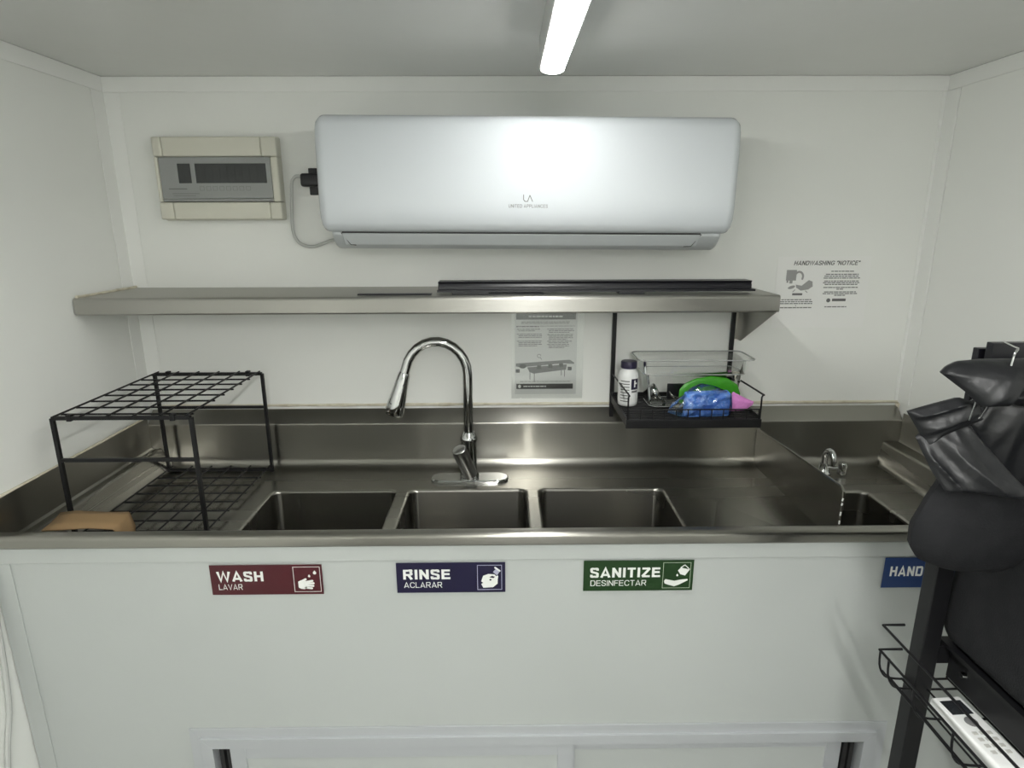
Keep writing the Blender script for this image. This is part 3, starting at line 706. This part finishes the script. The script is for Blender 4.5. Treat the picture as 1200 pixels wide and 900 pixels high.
ladle('ladle', 'second steel spoon lying behind the ladle in the clear pan', .385, -.105, ZT+.026, .6, .35, .25, .015)
tag(MB().box(.365, .50, -.105, -.099, ZT+.008, ZT+.05, .002).build('black_scraper', BLACKP), 'flat black scraper standing inside the clear pan behind the utensils', 'scraper')

# crumpled / inflated shapes -------------------------------------------------
def pillow(outline, plane_y, thick, seed, m_, name, parent=None, wr=.004, freq=18, rings=14, n=72, tilt=(0, 0), flat=.5, centre=None, local=True, fold=None):
    P = [Vector((p[0], p[1])) for p in outline]; k = len(P)
    per = [(P[(i+1) % k]-P[i]).length for i in range(k)]; tot = sum(per); pts = []
    for i in range(n):
        d = tot*i/n; j = 0
        while d > per[j]: d -= per[j]; j += 1
        pts.append(P[j].lerp(P[(j+1) % k], d/per[j]))
    c = Vector(centre) if centre else sum(P, Vector((0, 0)))/k
    off = c if local else Vector((0, 0)); vs_ = []; fs_ = []
    def put(t, i, side):
        q = c.lerp(pts[i], t)
        h = thick*(max(0, 1-t**2.2))**flat
        nz = noise.fractal(Vector((q.x*freq+seed, q.y*freq*.7, seed+side)), .6, 2.2, 4)
        rg = 1-abs(noise.noise(Vector((q.x*freq*.55+seed*3, q.y*freq*.55-q.x*freq*.3, seed*2.7))))*2
        if fold is not None:
            u_ = q.x*math.cos(fold)+q.y*math.sin(fold); v_ = -q.x*math.sin(fold)+q.y*math.cos(fold)
            rg = 1-abs(noise.noise(Vector((u_*freq*.35+seed, v_*freq*2.4, seed*1.3))))*2.2
            nz = nz*.5 + rg*.9
        h += (nz*wr + max(0, rg-.45)*wr*2.2)*(1-t**8)
        yy = -side*h + tilt[0]*(q.x-c.x)+tilt[1]*(q.y-c.y)
        return (q.x-off.x, yy, q.y-off.y)
    for side in (1, -1):
        base = len(vs_); vs_.append(put(0, 0, side))
        for r_ in range(1, rings+1):
            for i in range(n): vs_.append(put(r_/rings, i, side))
        for i in range(n): fs_.append((base, base+1+i, base+1+(i+1) % n))
        for r_ in range(rings-1):
            for i in range(n):
                a = base+1+r_*n+i; e = base+1+r_*n+(i+1) % n; fs_.append((a, e, e+n, a+n))
    # close the rim
    a0 = 1+(rings-1)*n; b0 = 1+rings*n+1+(rings-1)*n
    for i in range(n): fs_.append((a0+i, a0+(i+1) % n, b0+(i+1) % n, b0+i))
    o = MB().add(vs_, fs_).build(name, m_, parent, 60)
    if local: o.location = (c.x, plane_y, c.y)
    return o

# sponges in the basket
sp = thing('sponge_pack', 'blue sponge in shiny plastic wrap at the front of the hanging basket', 'sponge', (.428, -.226, ZT+.001))
b = MB().box(-.052, .056, -.014, .014, .001, .062, .006).build('sponge', SPONGE, sp, True); b.rotation_euler = (.12, -.03, 0)
wrp = pillow([(-.066, .002), (0, .0), (.062, .002), (.066, .02), (.062, .055), (.05, .062), (.02, .076), (-.015, .085), (-.04, .072), (-.06, .05), (-.085, .03), (-.092, .012)], 0, .019, 5, WRAP, 'plastic_wrap', sp, .003, 60, flat=.25, local=False)
wrp.rotation_euler = (.12, -.03, 0)
o = pillow([(.492, 1.100), (.53, 1.102), (.55, 1.116), (.552, 1.124), (.528, 1.134), (.498, 1.150), (.486, 1.125)], -.212, .009, 9, PINK, 'pink_sponge', None, .001, 30)
tag(o, 'pink sponge cloth at the right end of the hanging basket', 'sponge')
o = pillow([(.372, 1.150), (.385, 1.166), (.41, 1.178), (.45, 1.184), (.49, 1.178), (.515, 1.162), (.525, 1.138), (.52, 1.105), (.40, 1.098), (.372, 1.12)], -.190, .006, 21, LIME, 'green_lid', None, .0006, 20)
tag(o, 'bright green plastic lid standing behind the blue sponge', 'lid')

# ================================================================== RIGHT-HAND RACK WITH BAGS
ra = thing('metal_rack', 'black metal storage rack with a wire basket at the right wall', 'rack', (.586, -.85, 0))
for (x, yy) in ((0, 0), (.36, 0), (.36, -.75), (0, -.75)):
    MB().box(x-.0135, x+.0135, yy-.0135, yy+.0135, 0, 1.17 if (x, yy) == (0, 0) else .926, .002).build('post', BLACKM, ra)
MB().box(.0136, .36, -.012, .012, .895, .925).build('cross_rail', BLACKM, ra); MB().box(.0136, .36, -.762, -.738, .895, .925).build('cross_rail', BLACKM, ra)
for x in (.038, .36): MB().box(x-.008, x+.008, -.75, -.0136, .875, .928, .001).build('side_rail', BLACKM, ra)
MB().box(.018, .366, -.756, .0, .928, .934).build('top_shelf', BLACKM, ra)
MB().box(.0, .366, -.756, .006, .25, .256).build('lower_shelf', BLACKM, ra)
MB().tube([(.0305, -.048, .903), (.024, -.048, .903)], [.006, .004], 12).build('screw', CHROME, ra)
# wire basket on the aisle side of the rack
wb = thing('wire_basket', 'black wire basket hooked on the side of the storage rack holding the remote', 'basket', (.533, -.85, .845))
def loop(z, x0, x1, y0, y1, r, name): return MB().tube(smoothpts([(x0, y0, z), (x0, (y0+y1)/2, z), (x0, y1, z), (x1, y1, z), (x1, (y0+y1)/2, z), (x1, y0, z), (x0, y0, z)], 1), r, 6).build(name, BLACKM, wb)
loop(.098, -.004, .024+.0, -.50, .003, .0022, 'rim_wire') if False else None
b = MB().tube([(.028, .016, .098), (-.006, .016, .098), (-.006, -.50, .098), (.028, -.50, .098)], .0021, 6).build('rim_wire', BLACKM, wb)
b = MB().tube([(.028, .012, .057), (-.008, .012, .057), (-.002, -.50, .057), (.028, -.50, .057)], .0021, 6).build('middle_wire', BLACKM, wb)
for yy in (.012, -.010, -.07, -.15, -.25, -.35, -.45):
    pts = [(-.006, yy, .057), (-.004, yy, .03), (.004, yy, .012), (.016, yy, .004), (.05, yy, .001), (.11, yy, .001)]
    MB().tube(smoothpts(pts, 3), .0018, 6).build('cradle_wire', BLACKM, wb)
for x, z in ((.002, .018), (.014, .007), (.035, .003), (.06, .003), (.085, .003), (.108, .003)):
    MB().tube([(x, .012, z), (x, -.50, z)], .0016, 6).build('long_wire', BLACKM, wb)
MB().tube([(.108, .012, .003), (.110, .012, .06)], .0018, 6).build('back_wire', BLACKM, wb)
# remote
rm = thing('remote_control', 'white air conditioner remote lying in the wire basket', 'remote', (.594, -.962, .8505))
rm.rotation_euler = (0, 0, .06)
MB().box(-.0235, .0235, -.064, .062, 0, .019, .005).build('case', REMOTE, rm, True)
MB().box(-.016, .016, .026, .052, .0185, .0196, .0005).build('screen', LCD, rm)
MB().lathe([(.0085, .0185), (.0085, .0202), (.007, .0208)], (.0, .012, 0), 18).build('round_button', INK2, rm, True)
for i in range(3):
    for j in range(4): MB().box(-.014+i*.0105, -.007+i*.0105, -.010-j*.0105, -.0045-j*.0105, .0185, .0199, .0006).build('button', BTN, rm)

# fabric bag on the rack, with bin liners draped over it
fb = thing('fabric_bag', 'large matte black fabric bag on top of the storage rack', 'bag', (.781, -1.05, .935))
bm = bmesh.new(); bmesh.ops.create_cube(bm, size=1); bmesh.ops.subdivide_edges(bm, edges=bm.edges[:], cuts=23, use_grid_fill=True)
for v in bm.verts:
    p = v.co.copy(); q = Vector((p.x*2, p.y*2, p.z*2)); L6 = (abs(q.x)**16+abs(q.y)**16+abs(q.z)**16)**(1/16); q /= L6
    nn = noise.fractal(Vector((p.x*3+9, p.y*5, p.z*5)), .6, 2, 3)*.012
    v.co = Vector((q.x*(.180+nn*.15), q.y*(.212+nn*.2), .165+q.z*(.165)))
    if q.x < -.3: v.co.x += .012*q.z*0 - .02*max(0, q.z)*0
me = bpy.data.meshes.new('body'); bm.to_mesh(me); bm.free(); me.materials.append(BAGF)
for p in me.polygons: p.use_smooth = True
bd = bpy.data.objects.new('body', me); COL.objects.link(bd); bd.parent = fb
o = pillow([(p[0]-.78, p[1]-.935) for p in [(.55, 1.249), (.501, 1.237), (.485, 1.202), (.471, 1.165), (.472, 1.136), (.484, 1.119), (.508, 1.108), (.53, 1.103), (.59, 1.10), (.66, 1.133), (.66, 1.219)]], 0, .035, 31, BAGF, 'side_bulge', fb, .003, 14, local=False)
o.location = (0, .115, 0)
def liner(pts, y_, th, seed, label, wr, freq, tilt, ang, flat=.35):
    o_ = pillow(pts, y_, th, seed, BAGP, 'bin_liner', None, wr, freq, tilt=tilt, flat=flat, fold=ang, rings=22, n=96)
    return tag(o_, label, 'bin bag', None)
liner([(.535, 1.335), (.55, 1.342), (.578, 1.344), (.66, 1.34), (.70, 1.211), (.587, 1.200), (.550, 1.24), (.530, 1.28), (.512, 1.31)], -.93, .014, 77, 'dull black bin liner hanging in front of the fabric bag at the right edge', .003, 12, (-.25, 0), 1.2)
liner([(.437, 1.324), (.463, 1.336), (.487, 1.346), (.506, 1.341), (.512, 1.322), (.490, 1.308), (.475, 1.298), (.459, 1.284), (.449, 1.304)], -.952, .008, 43, 'dark pointed flap of bin liner sticking out left below the puffed one', .003, 22, (-.35, .1), .4)
liner([(.449, 1.293), (.466, 1.309), (.480, 1.317), (.500, 1.319), (.518, 1.293), (.540, 1.263), (.562, 1.236), (.543, 1.233), (.505, 1.236), (.474, 1.233), (.462, 1.256)], -.968, .009, 41, 'creased greyish bin liner flap hanging lowest in front of the bag', .0035, 20, (-.30, .42), -.9)
liner([(.516, 1.345), (.526, 1.361), (.541, 1.372), (.562, 1.379), (.62, 1.384), (.66, 1.36), (.65, 1.323), (.57, 1.335), (.538, 1.338)], -.945, .02, 59, 'rounded fold of black bin liner tucked under the puffed one at the right edge', .003, 14, (-.1, .3), .2)
liner([(.449, 1.38), (.456, 1.387), (.468, 1.393), (.49, 1.396), (.52, 1.398), (.55, 1.400), (.62, 1.400), (.63, 1.378), (.553, 1.378), (.529, 1.373), (.516, 1.361), (.507, 1.348), (.483, 1.346), (.473, 1.359)], -.985, .016, 57, 'puffed black bin liner folded over the top of the bag pile', .003, 15, (-.25, .5), .9, .5)
tag(MB().box(.549, .76, -.913, -.902, 1.300, 1.404, .001).build('black_board', BLACKP), 'taller flat black board standing behind the puffed bin liner', 'board')
tag(MB().box(.5485, .75, -.892, -.882, 1.300, 1.393, .001).build('black_board', BLACKP), 'lower flat black board standing furthest back behind the bin liners', 'board')
tag(MB().tube(smoothpts([(.505, -.998, 1.395), (.506, -.998, 1.407), (.511, -.995, 1.413), (.519, -.985, 1.412), (.535, -.96, 1.409), (.56, -.915, 1.406)], 4), .0013, 8).build('wire_hook', CHROME, None, True), 'thin shiny wire hook over the top black board', 'hook')
for x0, z0, x1, z1, lab in ((.484, 1.353, .488, 1.324, 'left thin metal pin shining between the black bin liners'), (.501, 1.352, .499, 1.326, 'right thin metal pin shining between the black bin liners')):
    tag(MB().tube([(x0, -.985, z0), (x1, -.975, z1)], .0010, 8).build('metal_pin', CHROME, None, True), lab, 'pin')

# cable on the left wall
tag(MB().tube(smoothpts([(-1.044, -.612, .90), (-1.044, -.618, .80), (-1.044, -.626, .70), (-1.044, -.638, .62), (-1.044, -.668, .52), (-1.044, -.70, .30), (-1.044, -.70, .02)]), .005, 8).build('wall_cable', CORD, None, True), 'grey cable running down the left wall beside the cabinet', 'cable')
